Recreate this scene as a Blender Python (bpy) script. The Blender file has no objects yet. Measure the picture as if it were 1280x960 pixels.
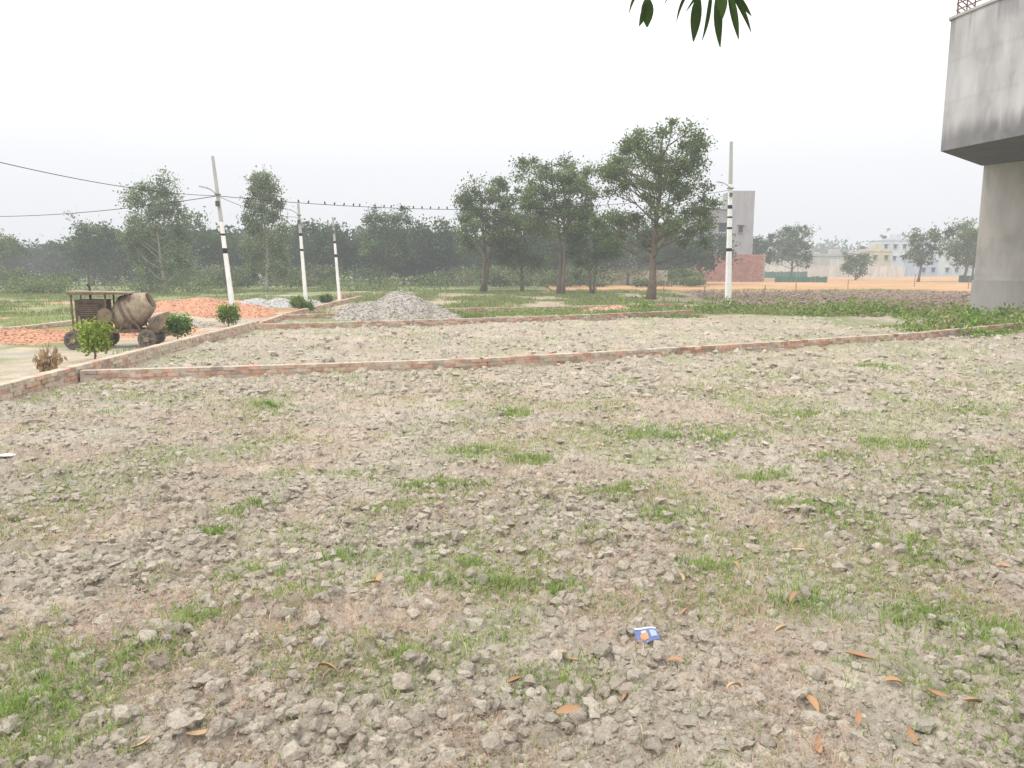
import bpy, math, random
import numpy as np
from mathutils import Vector
R=np.random.default_rng(7); random.seed(7)
scene=bpy.context.scene
scene.view_settings.view_transform='Standard'
scene.view_settings.look='None'
scene.view_settings.exposure=0
USE_AIR=True
# ------------------------------------------------------------------ camera
EYE=2.2; PITCH=math.atan(145/960)
cam_d=bpy.data.cameras.new("camera"); cam=bpy.data.objects.new("camera",cam_d)
scene.collection.objects.link(cam); cam.location=(0,0,EYE)
cam.rotation_euler=(math.pi/2-PITCH,0,0)
cam_d.lens=27; cam_d.sensor_width=36; cam_d.clip_start=0.05; cam_d.clip_end=6000
scene.camera=cam
def sight(u,v):
    """flat-ground survey: bearing / depression reading -> world x,y"""
    a=(u-640)/960; b=(v-480)/960
    f=math.cos(PITCH)-b*math.sin(PITCH); d=math.sin(PITCH)+b*math.cos(PITCH)
    t=EYE/d
    return a*t, f*t
# ------------------------------------------------------------------ noise
def h2(ix,iy,s):
    n=(ix.astype(np.int64)*374761393+iy.astype(np.int64)*668265263+s*974634777)&0xffffffff
    n=((n^(n>>13))*1274126177)&0xffffffff
    return ((n^(n>>16))&0xffff)/65535.0
def vn(x,y,s=0):
    xi=np.floor(x);yi=np.floor(y);fx=x-xi;fy=y-yi
    fx=fx*fx*(3-2*fx);fy=fy*fy*(3-2*fy)
    a=h2(xi,yi,s);b=h2(xi+1,yi,s);c=h2(xi,yi+1,s);d=h2(xi+1,yi+1,s)
    return (a*(1-fx)+b*fx)*(1-fy)+(c*(1-fx)+d*fx)*fy
def fbm(x,y,o=3,s=0):
    t=0;a=1;k=0
    for i in range(o):
        t=t+a*vn(x*2**i+i*17.3,y*2**i+i*9.1,s+i);k+=a;a*=.5
    return t/k
def cell(x,y,s=0):
    xi=np.floor(x);yi=np.floor(y);best=np.full(x.shape,9.0);rnd=np.zeros(x.shape)
    for i in(-1,0,1):
        for j in(-1,0,1):
            cx=xi+i;cy=yi+j
            px=cx+h2(cx,cy,s);py=cy+h2(cx,cy,s+1)
            d=np.hypot(x-px,y-py);r=h2(cx,cy,s+2)
            m=d<best;best=np.where(m,d,best);rnd=np.where(m,r,rnd)
    return best,rnd
def ss(a,b,x):
    t=np.clip((x-a)/(b-a),0,1);return t*t*(3-2*t)
def mix(a,b,t):
    return a*(1-t[...,None])+np.asarray(b)*t[...,None]
# ------------------------------------------------------------------ plot layout (lines in world metres)
W1=np.array([(-8.3,14.8),(-4.5,15.7),(-.7,16.8),(3.1,18.6),(7.5,20.9),(12.6,23.7),(18.6,28.0),(30,36)])
def wall1_y(x): return np.interp(x,W1[:,0],W1[:,1])
def leftwall_x(y): return -7.6-0.055*y
def plot_mask(x,y):
    m=ss(leftwall_x(y)-.3,leftwall_x(y)+.3,x)
    m=m*(1-ss(33,35,y-0.12*(x-5)))
    pl=ss(10.5,13,x-.1*(y-40))*ss(41,44,y)*(1-ss(69,72,y))
    return np.maximum(m,pl)
def Hgt(x,y):
    z=.10*(fbm(x/3.,y/3.,2,3)-.5)+.05*(fbm(x/.7,y/.7,2,9)-.5)
    m=plot_mask(x,y)
    wx=x+.06*(fbm(x/.09,y/.09,2,61)-.5);wy=y+.06*(fbm(x/.09,y/.09,2,67)-.5)
    d,r=cell(wx/.17,wy/.17,20); d2,r2=cell(wx/.08,wy/.08,30)
    patch=ss(.25,.6,fbm(x/.9,y/.9,2,44))
    z=z+m*(.5+.5*patch)*(.115*np.clip(1.05-d*1.5,0,1)*r*r+.05*np.clip(1-d2*1.35,0,1)*r2)
    z=z+m*.05*(fbm(x/.09,y/.09,2,51)-.5)
    z=z+m*ss(10,17,y)*.17*(fbm(x/.45,y/.45,3,57)-.5)
    dw=np.minimum(np.abs(y-wall1_y(x)),np.abs(x-leftwall_x(y))+9*(y>28))
    z=z+.07*np.exp(-(dw/.22)**2)*fbm(x/.4,y/.4,2,81)
    return z
# ------------------------------------------------------------------ mesh helpers
def mk(name,V,F,C=None,mat=None,smooth=False,parent=None):
    V=np.asarray(V,dtype=np.float32)
    F=[np.asarray(f,dtype=np.int32) for f in F if len(f)]
    me=bpy.data.meshes.new(name)
    me.vertices.add(len(V));me.vertices.foreach_set("co",V.ravel())
    tot=sum(f.size for f in F);np_=sum(len(f) for f in F)
    me.loops.add(tot);me.polygons.add(np_)
    me.loops.foreach_set("vertex_index",np.concatenate([f.ravel() for f in F]))
    st=[];o=0
    for f in F:
        st.append(o+np.arange(len(f))*f.shape[1]);o+=f.size
    me.polygons.foreach_set("loop_start",np.concatenate(st).astype(np.int32))
    me.update(calc_edges=True);me.validate()
    if C is not None:
        C=np.asarray(C,dtype=np.float32)
        a=me.color_attributes.new("Col",'FLOAT_COLOR','POINT')
        a.data.foreach_set("color",np.concatenate([C,np.ones((len(C),1),np.float32)],1).ravel())
    me.polygons.foreach_set("use_smooth",np.full(np_,smooth))
    if mat: me.materials.append(mat)
    ob=bpy.data.objects.new(name,me);scene.collection.objects.link(ob)
    if parent: ob.parent=parent
    return ob
class Acc:
    def __init__(s): s.V=[];s.C=[];s.F={};s.n=0
    def add(s,V,F,C):
        V=np.asarray(V,float).reshape(-1,3)
        C=np.asarray(C,float)
        if C.ndim==1: C=np.tile(C,(len(V),1))
        s.V.append(V);s.C.append(C)
        for f in F:
            f=np.asarray(f,int)
            if f.ndim==1:f=f[None]
            s.F.setdefault(f.shape[1],[]).append(f+s.n)
        s.n+=len(V)
    def box(s,c,d,col,rz=0,rx=0,ry=0,taper=1.0):
        x,y,z=[k/2 for k in d]
        V=np.array([(-x,-y,-z),(x,-y,-z),(x,y,-z),(-x,y,-z),(-x*taper,-y*taper,z),(x*taper,-y*taper,z),(x*taper,y*taper,z),(-x*taper,y*taper,z)])
        def rot(V,a,i,j):
            if a==0:return V
            W=V.copy();W[:,i]=V[:,i]*math.cos(a)-V[:,j]*math.sin(a);W[:,j]=V[:,i]*math.sin(a)+V[:,j]*math.cos(a);return W
        V=rot(V,rx,1,2);V=rot(V,ry,2,0);V=rot(V,rz,0,1)
        s.add(V+np.array(c),[[(0,3,2,1),(4,5,6,7),(0,1,5,4),(1,2,6,5),(2,3,7,6),(3,0,4,7)]],col)
    def tube(s,P,rad,col,n=7,cap=True):
        P=np.asarray(P,float);k=len(P);rad=np.broadcast_to(np.asarray(rad,float),(k,))
        T=np.gradient(P,axis=0);T/=np.linalg.norm(T,axis=1)[:,None]+1e-9
        up=np.array([0,0,1.]) if abs(T[:,2]).mean()<.8 else np.array([1.,0,0])
        A=np.cross(T,up);A/=np.linalg.norm(A,axis=1)[:,None]+1e-9;B=np.cross(T,A)
        th=np.arange(n)/n*2*math.pi
        V=P[:,None]+rad[:,None,None]*(np.cos(th)[None,:,None]*A[:,None]+np.sin(th)[None,:,None]*B[:,None])
        i=np.arange(k-1)[:,None]*n;j=np.arange(n)[None];j2=(j+1)%n
        F=np.stack([i+j,i+j2,i+n+j2,i+n+j],-1).reshape(-1,4)
        V=V.reshape(-1,3)
        s.add(V,[F],col)
        if cap:
            s.F.setdefault(n,[]).append((np.arange(n)[::-1][None]+s.n-k*n));s.F[n].append((np.arange(n)[None]+s.n-n))
    def build(s,name,mat,smooth=False,parent=None):
        return mk(name,np.concatenate(s.V),[np.concatenate(f) for f in s.F.values()],np.concatenate(s.C),mat,smooth,parent)
def empty(name,loc=(0,0,0)):
    e=bpy.data.objects.new(name,None);scene.collection.objects.link(e);e.location=(0,0,0);return e
# ------------------------------------------------------------------ materials
def vcmat(name,rough=.9,ns=8.,amt=.35,bump=0.,bs=30.,spec=.2,metal=0.,trans=0.,stretch=None,detail=5):
    m=bpy.data.materials.new(name);m.use_nodes=True;nt=m.node_tree;N=nt.nodes;L=nt.links
    b=N["Principled BSDF"];b.inputs["Roughness"].default_value=rough;b.inputs["Specular IOR Level"].default_value=spec
    b.inputs["Metallic"].default_value=metal
    at=N.new("ShaderNodeAttribute");at.attribute_name="Col"
    tc=N.new("ShaderNodeTexCoord");mp=N.new("ShaderNodeMapping")
    if stretch: mp.inputs["Scale"].default_value=stretch
    L.new(tc.outputs["Object"],mp.inputs["Vector"])
    if amt>0:
        no=N.new("ShaderNodeTexNoise");no.inputs["Scale"].default_value=ns;no.inputs["Detail"].default_value=detail
        no.inputs["Roughness"].default_value=.65
        L.new(mp.outputs[0],no.inputs["Vector"])
        mr=N.new("ShaderNodeMapRange");mr.inputs[1].default_value=.25;mr.inputs[2].default_value=.75
        mr.inputs[3].default_value=1-amt;mr.inputs[4].default_value=1+amt
        L.new(no.outputs["Fac"],mr.inputs[0])
        mu=N.new("ShaderNodeVectorMath");mu.operation='SCALE'
        L.new(at.outputs["Color"],mu.inputs[0]);L.new(mr.outputs[0],mu.inputs["Scale"])
        co=mu.outputs[0]
    else: co=at.outputs["Color"]
    if trans or amt==0:
        nt.nodes.remove(b);b=N.new("ShaderNodeBsdfDiffuse");L.new(co,b.inputs["Color"])
        if not trans: L.new(b.outputs[0],N["Material Output"].inputs[0])
    else: L.new(co,b.inputs["Base Color"])
    if bump:
        n2=N.new("ShaderNodeTexNoise");n2.inputs["Scale"].default_value=bs;n2.inputs["Detail"].default_value=4
        n2.inputs["Roughness"].default_value=.7
        L.new(tc.outputs["Object"],n2.inputs["Vector"])
        bp=N.new("ShaderNodeBump");bp.inputs["Strength"].default_value=bump;bp.inputs["Distance"].default_value=.03
        L.new(n2.outputs["Fac"],bp.inputs["Height"]);L.new(bp.outputs[0],b.inputs["Normal"])
    if trans:
        tr=N.new("ShaderNodeBsdfTranslucent");L.new(co,tr.inputs["Color"])
        mx=N.new("ShaderNodeMixShader");mx.inputs[0].default_value=trans
        L.new(b.outputs[0],mx.inputs[1]);L.new(tr.outputs[0],mx.inputs[2]);L.new(mx.outputs[0],N["Material Output"].inputs[0])
    return m
M_soil=vcmat("dry_soil",.97,22,.32,1.,55,.05)
M_clod=vcmat("clod_soil",.97,45,.28,1.,70,.05)
M_grass=vcmat("grass_blades",.8,3,0,0,spec=.15,trans=.3)
M_leaf=vcmat("foliage",.7,1.5,0,0,spec=.2,trans=.25)
M_bark=vcmat("bark",.95,6,.4,.5,15,.1,stretch=(1,1,.3))
M_brick=vcmat("brick",.95,9,.35,.6,40,.1)
M_paint=vcmat("painted_concrete",.8,5,.14,.3,20,.2,stretch=(1,1,.4))
M_plaster=vcmat("cement_plaster",.93,1.1,.22,.35,14,.15,stretch=(1,1,.35),detail=9)
M_gravel=vcmat("gravel",.95,9,.3,1.0,18,.1)
M_steel=vcmat("rusty_steel",.8,7,.45,.3,25,.2)
M_field=vcmat("field",.97,.5,.22,.8,3,.05,detail=10)
M_wire=vcmat("wire_rubber",.7,3,.05)
M_paper=vcmat("paper",.6,20,.06,spec=.3)
# ------------------------------------------------------------------ world + sun + atmosphere
w=bpy.data.worlds.new("World");scene.world=w;w.use_nodes=True;nt=w.node_tree;N=nt.nodes;L=nt.links
bg=N["Background"];bg.inputs["Strength"].default_value=.1
sky=N.new("ShaderNodeTexSky");sky.sky_type='NISHITA';sky.sun_disc=False
SE=math.radians(52)
sky.sun_elevation=SE;sky.dust_density=6;sky.air_density=1.2
tc=N.new("ShaderNodeTexCoord");sx=N.new("ShaderNodeSeparateXYZ");L.new(tc.outputs["Generated"],sx.inputs[0])
rp=N.new("ShaderNodeValToRGB");L.new(sx.outputs["Z"],rp.inputs[0])
e=rp.color_ramp.elements;e[0].position=0;e[0].color=(.43,.44,.455,1);e[1].position=.42;e[1].color=(1,.995,.985,1)
k=rp.color_ramp.elements.new(.12);k.color=(.485,.49,.505,1)
k=rp.color_ramp.elements.new(.24);k.color=(.61,.61,.615,1)
sc=N.new("ShaderNodeVectorMath");sc.operation='SCALE';sc.inputs["Scale"].default_value=21.5;L.new(rp.outputs[0],sc.inputs[0])
mx=N.new("ShaderNodeMix");mx.data_type='RGBA';mx.inputs[0].default_value=.95
L.new(sky.outputs[0],mx.inputs[6]);L.new(sc.outputs[0],mx.inputs[7]);L.new(mx.outputs[2],bg.inputs[0])
sd=bpy.data.lights.new("sun",'SUN');sd.energy=1.5;sd.angle=math.radians(12);sd.color=(1,.95,.88)
so=bpy.data.objects.new("sun",sd);scene.collection.objects.link(so)
az=math.radians(-115)
dv=Vector((math.cos(SE)*math.sin(az),math.cos(SE)*math.cos(az),math.sin(SE)))
so.rotation_euler=dv.to_track_quat('Z','Y').to_euler()
sky.sun_rotation=az
# hazy air: homogeneous absorbing + glowing volume (aerial perspective)
SG=.0017
if USE_AIR:
    am=bpy.data.materials.new("hazy_air");am.use_nodes=True;nt=am.node_tree;nt.nodes.clear()
    va=nt.nodes.new("ShaderNodeVolumeAbsorption");va.inputs["Color"].default_value=(0,0,0,1);va.inputs["Density"].default_value=SG
    ve=nt.nodes.new("ShaderNodeEmission");ve.inputs["Color"].default_value=(.86,.875,.905,1);ve.inputs["Strength"].default_value=SG
    ad=nt.nodes.new("ShaderNodeAddShader");mo=nt.nodes.new("ShaderNodeOutputMaterial")
    nt.links.new(va.outputs[0],ad.inputs[0]);nt.links.new(ve.outputs[0],ad.inputs[1]);nt.links.new(ad.outputs[0],mo.inputs["Volume"])
    a=Acc();a.box((0,400,20),(2400,1400,44),(1,1,1));air=a.build("hazy_air",am)
# ------------------------------------------------------------------ terrain
def axis_fine(c0,c1,s0,rate,lim):
    xs=[c0]
    while xs[-1]<lim: xs.append(xs[-1]+max(s0,rate*max(xs[-1],0)))
    return xs
xp=axis_fine(0,0,.022,.0066,48);X=np.array([-k for k in xp[:0:-1]]+xp)
ys=[-4.]
while ys[-1]<1.8: ys.append(ys[-1]+.06)
while ys[-1]<78: ys.append(ys[-1]+max(.018,.0066*ys[-1]))
Y=np.array(ys)
gx,gy=np.meshgrid(X,Y);gz=Hgt(gx,gy)
def ground_colour(x,y):
    n=fbm(x/.35,y/.35,3,70);n3=fbm(x/.07,y/.07,2,75);big=fbm(x/1.6,y/1.6,3,80)
    c=np.ones(x.shape+(3,))*np.array([.475,.42,.345])*(.60+.50*n+.28*n3)[...,None]
    c=c*(1-.12*ss(15,20,y)*ss(.42,.6,big))[...,None]
    st=ss(.42,.62,fbm(x/1.1,y/1.1,3,90)+.05*np.clip(x/4+1,-1,1))
    c=mix(c,(.50,.395,.32),.42*st)
    g=ss(.46,.68,fbm(x/.8,y/.8,3,100)+.05*np.clip(x/6,-1,1))
    c=mix(c,(.30,.33,.17),.42*g)
    bx=(x>leftwall_x(y))&(y>32.5+.13*x)
    gg=ss(.35,.6,fbm(x/2.5,y/3.5,3,110))
    c2=mix(np.ones(x.shape+(3,))*np.array([.42,.35,.26])*(.8+.4*n)[...,None],(.21,.26,.11),.8*gg)
    c=np.where(bx[...,None],c2,c)
    rt=ss(.3,2.5,y-wall1_y(x))*ss(9,13,x)
    c=mix(c,(.24,.28,.13),.6*rt*ss(.45,.6,big))
    pl=ss(10.5,13,x-.1*(y-40))*ss(41,44,y)*(1-ss(69,72,y))
    c=c*(1-pl[...,None])+(np.array([.27,.205,.16])*(.7+.6*n)[...,None])*pl[...,None]
    rd=ss(.2,.9,leftwall_x(y)-x)
    rc=np.ones(x.shape+(3,))*np.array([.50,.43,.335])*(.75+.5*n)[...,None]
    rc=mix(rc,(.54,.275,.17),ss(.33,.5,fbm(x/2,y/2,3,130))*ss(22,29,y)*(1-ss(50,60,y))*.95)
    rc=mix(rc,(.40,.38,.34),.7*ss(.5,.6,fbm(x/2.2,y/2.2,3,140))*ss(15,20,y))
    rc=mix(rc,(.22,.26,.11),ss(.40,.55,fbm(x/2,y/2.5,3,150)+.2*ss(-17,-24,x)+.15*ss(45,60,y)-.08)*.85*ss(-11,-13,x))
    c=c*(1-rd[...,None])+rc*rd[...,None]
    return c
gc=ground_colour(gx,gy)
ny,nx=gx.shape
rim=np.maximum(ss(74,78,gy),ss(44,48,np.abs(gx)));rim=np.maximum(rim,ss(-3,-4,gy))
gz=gz-.16*rim
ii=(np.arange(ny-1)[:,None]*nx+np.arange(nx-1)[None]).ravel()
mk("soil_ground",np.stack([gx,gy,gz],-1).reshape(-1,3),[np.stack([ii,ii+1,ii+nx+1,ii+nx],-1)],gc.reshape(-1,3),M_soil,True)
gx2,gy2=np.meshgrid(np.linspace(-1500,1500,151),np.linspace(-300,3000,166))
c2=mix(np.ones(gx2.shape+(3,))*np.array([.32,.28,.17]),(.15,.19,.08),ss(.4,.6,fbm(gx2/60,gy2/60,2,5)))
i2=(np.arange(165)[:,None]*151+np.arange(150)[None]).ravel()
mk("ground",np.stack([gx2,gy2,np.full(gx2.shape,-.12)],-1).reshape(-1,3),[np.stack([i2,i2+1,i2+152,i2+151],-1)],c2.reshape(-1,3),M_field,True)
def sheet(name,poly,z,col,mat=M_field,n=90,rough=.10):
    P=np.array(poly,float);s,t=np.meshgrid(np.linspace(0,1,n),np.linspace(0,1,n))
    xy=(P[0]*(1-s)[...,None]+P[1]*s[...,None])*(1-t)[...,None]+(P[3]*(1-s)[...,None]+P[2]*s[...,None])*t[...,None]
    f=fbm(xy[...,0]/6,xy[...,1]/6,3,8);f2=fbm(xy[...,0]/1.2,xy[...,1]/1.2,2,18)
    c=np.array(col)*(.7+.3*f+.3*f2)[...,None]
    zz=z+rough*(f-.5)+rough*(f2-.5)
    i=(np.arange(n-1)[:,None]*n+np.arange(n-1)[None]).ravel()
    return mk(name,np.concatenate([xy.reshape(-1,2),zz.reshape(-1,1)],1),[np.stack([i,i+1,i+n+1,i+n],-1)],c.reshape(-1,3),mat,True)
sheet("harvested_field",[(4,73),(90,66),(260,215),(5,200)],.03,(.44,.27,.145))
sheet("ploughed_field",[(46,38),(130,38),(130,66),(46,70)],-.04,(.27,.205,.16))
sheet("green_field",[(-90,72),(2,75),(4,110),(-120,110)],-.04,(.20,.235,.10))
# ------------------------------------------------------------------ clods
def ico(sub):
    import bmesh
    bm=bmesh.new();bmesh.ops.create_icosphere(bm,subdivisions=sub,radius=1)
    V=np.array([v.co[:] for v in bm.verts]);F=np.array([[v.index for v in f.verts] for f in bm.faces]);bm.free();return V,F
I1=ico(1);I2=ico(2)
def scatter_rocks(x,y,z,s,col,base,flat=.85,lump=.22):
    V0,F0=base;n=len(x);k=len(V0)
    d=R.normal(size=(n,5,3));d/=np.linalg.norm(d,axis=2)[...,None]
    lf=np.zeros((n,k))
    for q in range(5): lf+=np.clip(np.einsum('kj,nj->nk',V0,d[:,q])-.35,0,1)*(1.0 if q%2 else -.95)
    V=V0[None]*np.clip(1+lf+lump*(R.random((n,k))-.5)*2,.3,2)[...,None]*np.stack([.75+.5*R.random(n),.75+.5*R.random(n),flat*(.7+.5*R.random(n))],-1)[:,None]
    a=R.random(n)*6.28;ca,sa=np.cos(a)[:,None],np.sin(a)[:,None]
    W=V.copy();W[...,0]=V[...,0]*ca-V[...,1]*sa;W[...,1]=V[...,0]*sa+V[...,1]*ca
    W=W*s[:,None,None]+np.stack([x,y,z],-1)[:,None]
    F=(F0[None]+(np.arange(n)*k)[:,None,None]).reshape(-1,3)
    return W.reshape(-1,3),F,np.repeat(col,k,0)
def sample(n,y0,y1,wd=.8):
    y=y0*np.exp(R.random(n)*math.log(y1/y0));x=(R.random(n)*2-1)*wd*(y+.8);return x,y
def in_plot(x,y): return (x>leftwall_x(y)+.25)&(y<33+.12*x)&~((np.abs(y-wall1_y(x))<.35))&~((x>14)&(y>wall1_y(x)))
def clodset(n,y0,y1,smin,smax,base,pw=3.2,basep=.25):
    x,y=sample(n,y0,y1);cl=fbm(x/.9,y/.9,2,44);k=in_plot(x,y)&(R.random(n)<basep+1.0*ss(.3,.65,cl))
    x=x[k];y=y[k];n=len(x);s=smin+(smax-smin)*R.random(n)**pw
    base_c=np.array([.545,.49,.41]);t=R.random(n)[:,None]
    c=base_c*(.76+.42*R.random((n,1)))*(1-t*.35)+np.array([.50,.40,.32])*t*.35
    return scatter_rocks(x,y,Hgt(x,y)-s*.05,s,c,base,lump=.28)
parts=[clodset(15000,2.1,8,.010,.048,I2,2.4,.35),clodset(48000,2.1,8,.004,.015,I1,1.6,.5),clodset(34000,5,17,.014,.055,I1,2.2,.35),clodset(18000,13,36,.024,.095,I1,1.8,.4)]
V=[];F=[];C=[];o=0
for v,f,c in parts: V.append(v);F.append(f+o);C.append(c);o+=len(v)
mk("soil_clods",np.concatenate(V),[np.concatenate(F)],np.concatenate(C),M_clod,False)
x=R.uniform(12,45,9000);y=R.uniform(42,72,9000);k=x-.1*(y-40)>12.3;x=x[k];y=y[k];s=.05+.12*R.random(len(x))**2
v,f,c=scatter_rocks(x,y,Hgt(x,y)+.02,s,np.array([.28,.215,.17])*(.75+.5*R.random((len(x),1))),I1)
mk("ploughed_clods",v,[f],c,M_clod,False)
# ------------------------------------------------------------------ blades
def blades(x,y,z,h,wd,ang,lean,col):
    n=len(x);P=np.stack([x,y,z],-1);d=np.stack([np.cos(ang),np.sin(ang),0*ang],-1)
    tw=R.random(n)*6.28;s=np.stack([np.cos(tw),np.sin(tw),0*tw],-1)
    up=np.array([0,0,1.])[None]
    L_=lean[:,None];H_=h[:,None];w_=wd[:,None]/2
    mid=P+d*L_*H_*.35+up*H_*.6*np.sqrt(np.clip(1-(L_*.6)**2,.05,1));tip=P+d*L_*H_*.95+up*H_*np.sqrt(np.clip(1-(L_*.97)**2,.02,1))*.95
    V=np.stack([P-s*w_,P+s*w_,mid-s*w_*.8,mid+s*w_*.8,tip],1).reshape(-1,3)
    b=(np.arange(n)*5)[:,None]
    return V,b+np.array([[0,1,3,2]]),b+np.array([[2,3,4]]),np.repeat(col,5,0)
def tufts(name,x,y,hh,per,spread,wd,lean,cols,mat=M_grass,z0=None):
    n=len(x);xx=np.repeat(x,per);yy=np.repeat(y,per);m=len(xx)
    sp=np.repeat(spread,per);xx=xx+R.normal(0,1,m)*sp;yy=yy+R.normal(0,1,m)*sp
    h=np.repeat(hh,per)*(.5+.8*R.random(m));an=R.random(m)*6.28
    le=np.clip(lean[0]+(lean[1]-lean[0])*R.random(m),0,1)
    cols=np.array(cols);ci=np.repeat(R.integers(0,len(cols),n),per)
    c=cols[ci]*(.75+.5*R.random((m,1)))
    z=Hgt(xx,yy)-.01 if z0 is None else np.full(m,z0)
    V,q,t,cc=blades(xx,yy,z,h,np.repeat(wd,per)*(.7+.6*R.random(m)),an,le,c)
    return mk(name,V,[q,t],cc,mat,False)
GR=[(.25,.36,.095),(.30,.40,.125),(.21,.32,.095),(.36,.41,.17),(.42,.41,.23)]
DR=[(.60,.44,.34),(.56,.40,.31),(.62,.51,.38),(.48,.34,.26)]
x,y=sample(36000,2.1,16);g=fbm(x/.8,y/.8,3,100)+.07*np.clip(x/6+.2,-1,1)
k=in_plot(x,y)&(R.random(len(x))<.09+.75*ss(.46,.64,g));x=x[k];y=y[k]
tufts("grass",x,y,.03+.055*R.random(len(x)),6,.022+.007*y,.0025+.0009*y,(.3,.95),GR)
sp=[(850,545,1.6),(690,738,.35),(595,566,.5),(540,735,.4),(370,745,.6),(45,870,.6),(70,830,.5),(1085,670,.6),(240,772,.4),(600,712,.4),(505,832,.12),(700,860,.5),(880,715,.35),(1230,585,.7),(1260,620,.7),(1040,575,.6),(800,545,.7),(1170,710,.5),(190,820,.4),(300,640,.4),(530,610,.5),(1150,780,.4),(60,880,.5),(1100,460,1),(900,550,.8),(960,600,.5),(1215,520,.8),(265,668,.3),(660,575,.4),(100,945,.4),(560,610,.5),(490,640,.5),(1000,640,.5),(750,680,.4),(1120,690,.4),(20,900,.5),(430,700,.4),(330,510,.5),(310,720,.4),(770,620,.5),(1060,650,.5),(620,740,.3),(1180,640,.6),(1010,760,.4),(1240,800,.4),(820,650,.4),(1000,520,.8),(640,520,.6),(1120,560,.7)]
cx=[];cy=[]
for u,v,r in sp:
    a0,b0=sight(u,v);m=int(26+38*r)
    cx.append(a0+R.normal(0,.34*r,m));cy.append(b0+R.normal(0,.24*r,m))
x=np.concatenate(cx);y=np.concatenate(cy)
tufts("grass_clumps",x,y,.05+.06*R.random(len(x)),10,.022+.004*y,.0027+.0009*y,(.2,.9),GR[:4])
x,y=sample(32000,2.1,15);g=fbm(x/1.1,y/1.1,3,90)+.05*np.clip(x/4+1,-1,1)
k=in_plot(x,y)&(R.random(len(x))<.10+.85*ss(.43,.62,g));x=x[k];y=y[k]
tufts("dry_grass",x,y,.035+.055*R.random(len(x)),6,.03+.006*y,.0019+.0006*y,(.72,1.0),DR)
x,y=sample(18000,12,36,.8);g=fbm(x/1.3,y/1.3,3,104);dw=np.abs(y-wall1_y(x));dl=np.abs(x-leftwall_x(y))
k=in_plot(x,y)&(R.random(len(x))<.05+.45*ss(.5,.68,g)+.55*(1-ss(.3,1.0,dw))+.8*(1-ss(.2,1.3,dl)));x=x[k];y=y[k]
tufts("grass_verge",x,y,.04+.08*R.random(len(x)),6,.06+.005*y,.004+.0005*y,(.2,.95),GR)
x=R.uniform(-48,40,60000);y=34+44*R.random(60000)**1.3;g=fbm(x/2.5,y/3.5,3,110)
pl=(x-.1*(y-40)>11.5)&(y>42)&(y<72)
road=(x<leftwall_x(y))&(x>-21)&(y<52)
k=(R.random(len(x))<.9*ss(.38,.6,g))&(y>33+.13*x)&~pl&~road;x=x[k];y=y[k]
tufts("rough_grass",x,y,.10+.20*R.random(len(x))**2,5,np.full(len(x),.18),np.full(len(x),.03),(.1,.8),[(.18,.25,.085),(.23,.29,.11),(.34,.30,.16),(.15,.20,.075)])
x=R.uniform(-40,-9,9000);y=R.uniform(10,36,9000);g=fbm(x/2,y/2.5,3,150)+.2*ss(-17,-24,x)
k=(g>.52)&((x<-17)|(x>leftwall_x(y)-1.6)&(R.random(9000)<.4));x=x[k];y=y[k]
tufts("roadside_grass",x,y,.08+.15*R.random(len(x)),6,np.full(len(x),.12),np.full(len(x),.02),(.1,.8),GR+[(.4,.33,.2)])
# ------------------------------------------------------------------ leafy stuff
def leafquads(c,size,col,flat=0.):
    n=len(c)
    a=R.normal(size=(n,3));a[:,2]*=(1-flat);a/=np.linalg.norm(a,axis=1)[:,None]
    b=R.normal(size=(n,3));b[:,2]*=(1-flat*.5);b-=a*(a*b).sum(1)[:,None];b/=np.linalg.norm(b,axis=1)[:,None]
    s=(size*(.6+.8*R.random(n)))[:,None]
    V=np.stack([c-a*s*.5,c-b*s*.28+a*s*.05,c+a*s*.6,c+b*s*.28+a*s*.05],1).reshape(-1,3)
    return V,(np.arange(n)*4)[:,None]+np.array([[0,1,2,3]]),np.repeat(col,4,0)
def weed_patch(name,x,y,h,size,cols,per=14,sp=.18):
    n=len(x);m=n*per
    xx=np.repeat(x,per)+R.normal(0,sp,m);yy=np.repeat(y,per)+R.normal(0,sp,m)
    zz=np.repeat(h,per)*R.random(m)**.7+.02
    cols=np.array(cols);c=cols[np.repeat(R.integers(0,len(cols),n),per)]*(.7+.6*R.random((m,1)))
    V,f,cc=leafquads(np.stack([xx,yy,zz],-1),np.full(m,size),c,-.3)
    return mk(name,V,[f],cc,M_leaf,False)
x=R.uniform(6,26,7000);y=R.uniform(22,46,7000)
d=y-wall1_y(x);g=fbm(x/1.6,y/1.6,3,160)
band=(np.abs(y-(41.5-.42*(x-6)))<2.0+.12*(x-6))|((x>13.5)&(d>-1.1)&(d<3.5))
k=band&(g>.40)&((d>.3)|(x>14.5));x=x[k];y=y[k];g=g[k]
weed_patch("weeds",x,y,.10+.75*ss(.45,.7,g)*R.random(len(x)),.13,[(.17,.28,.055),(.23,.34,.08),(.13,.21,.055),(.29,.35,.12),(.35,.32,.18)],12,.16)
x=np.concatenate([R.normal(-.6,1.2,200)+c for c in (-3,2,7,10)]);y=R.normal(0,.8,len(x))+36+.2*x
weed_patch("weed_tufts",x,y,.08+.22*R.random(len(x)),.10,[(.20,.28,.09),(.27,.33,.13)],8,.15)
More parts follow.
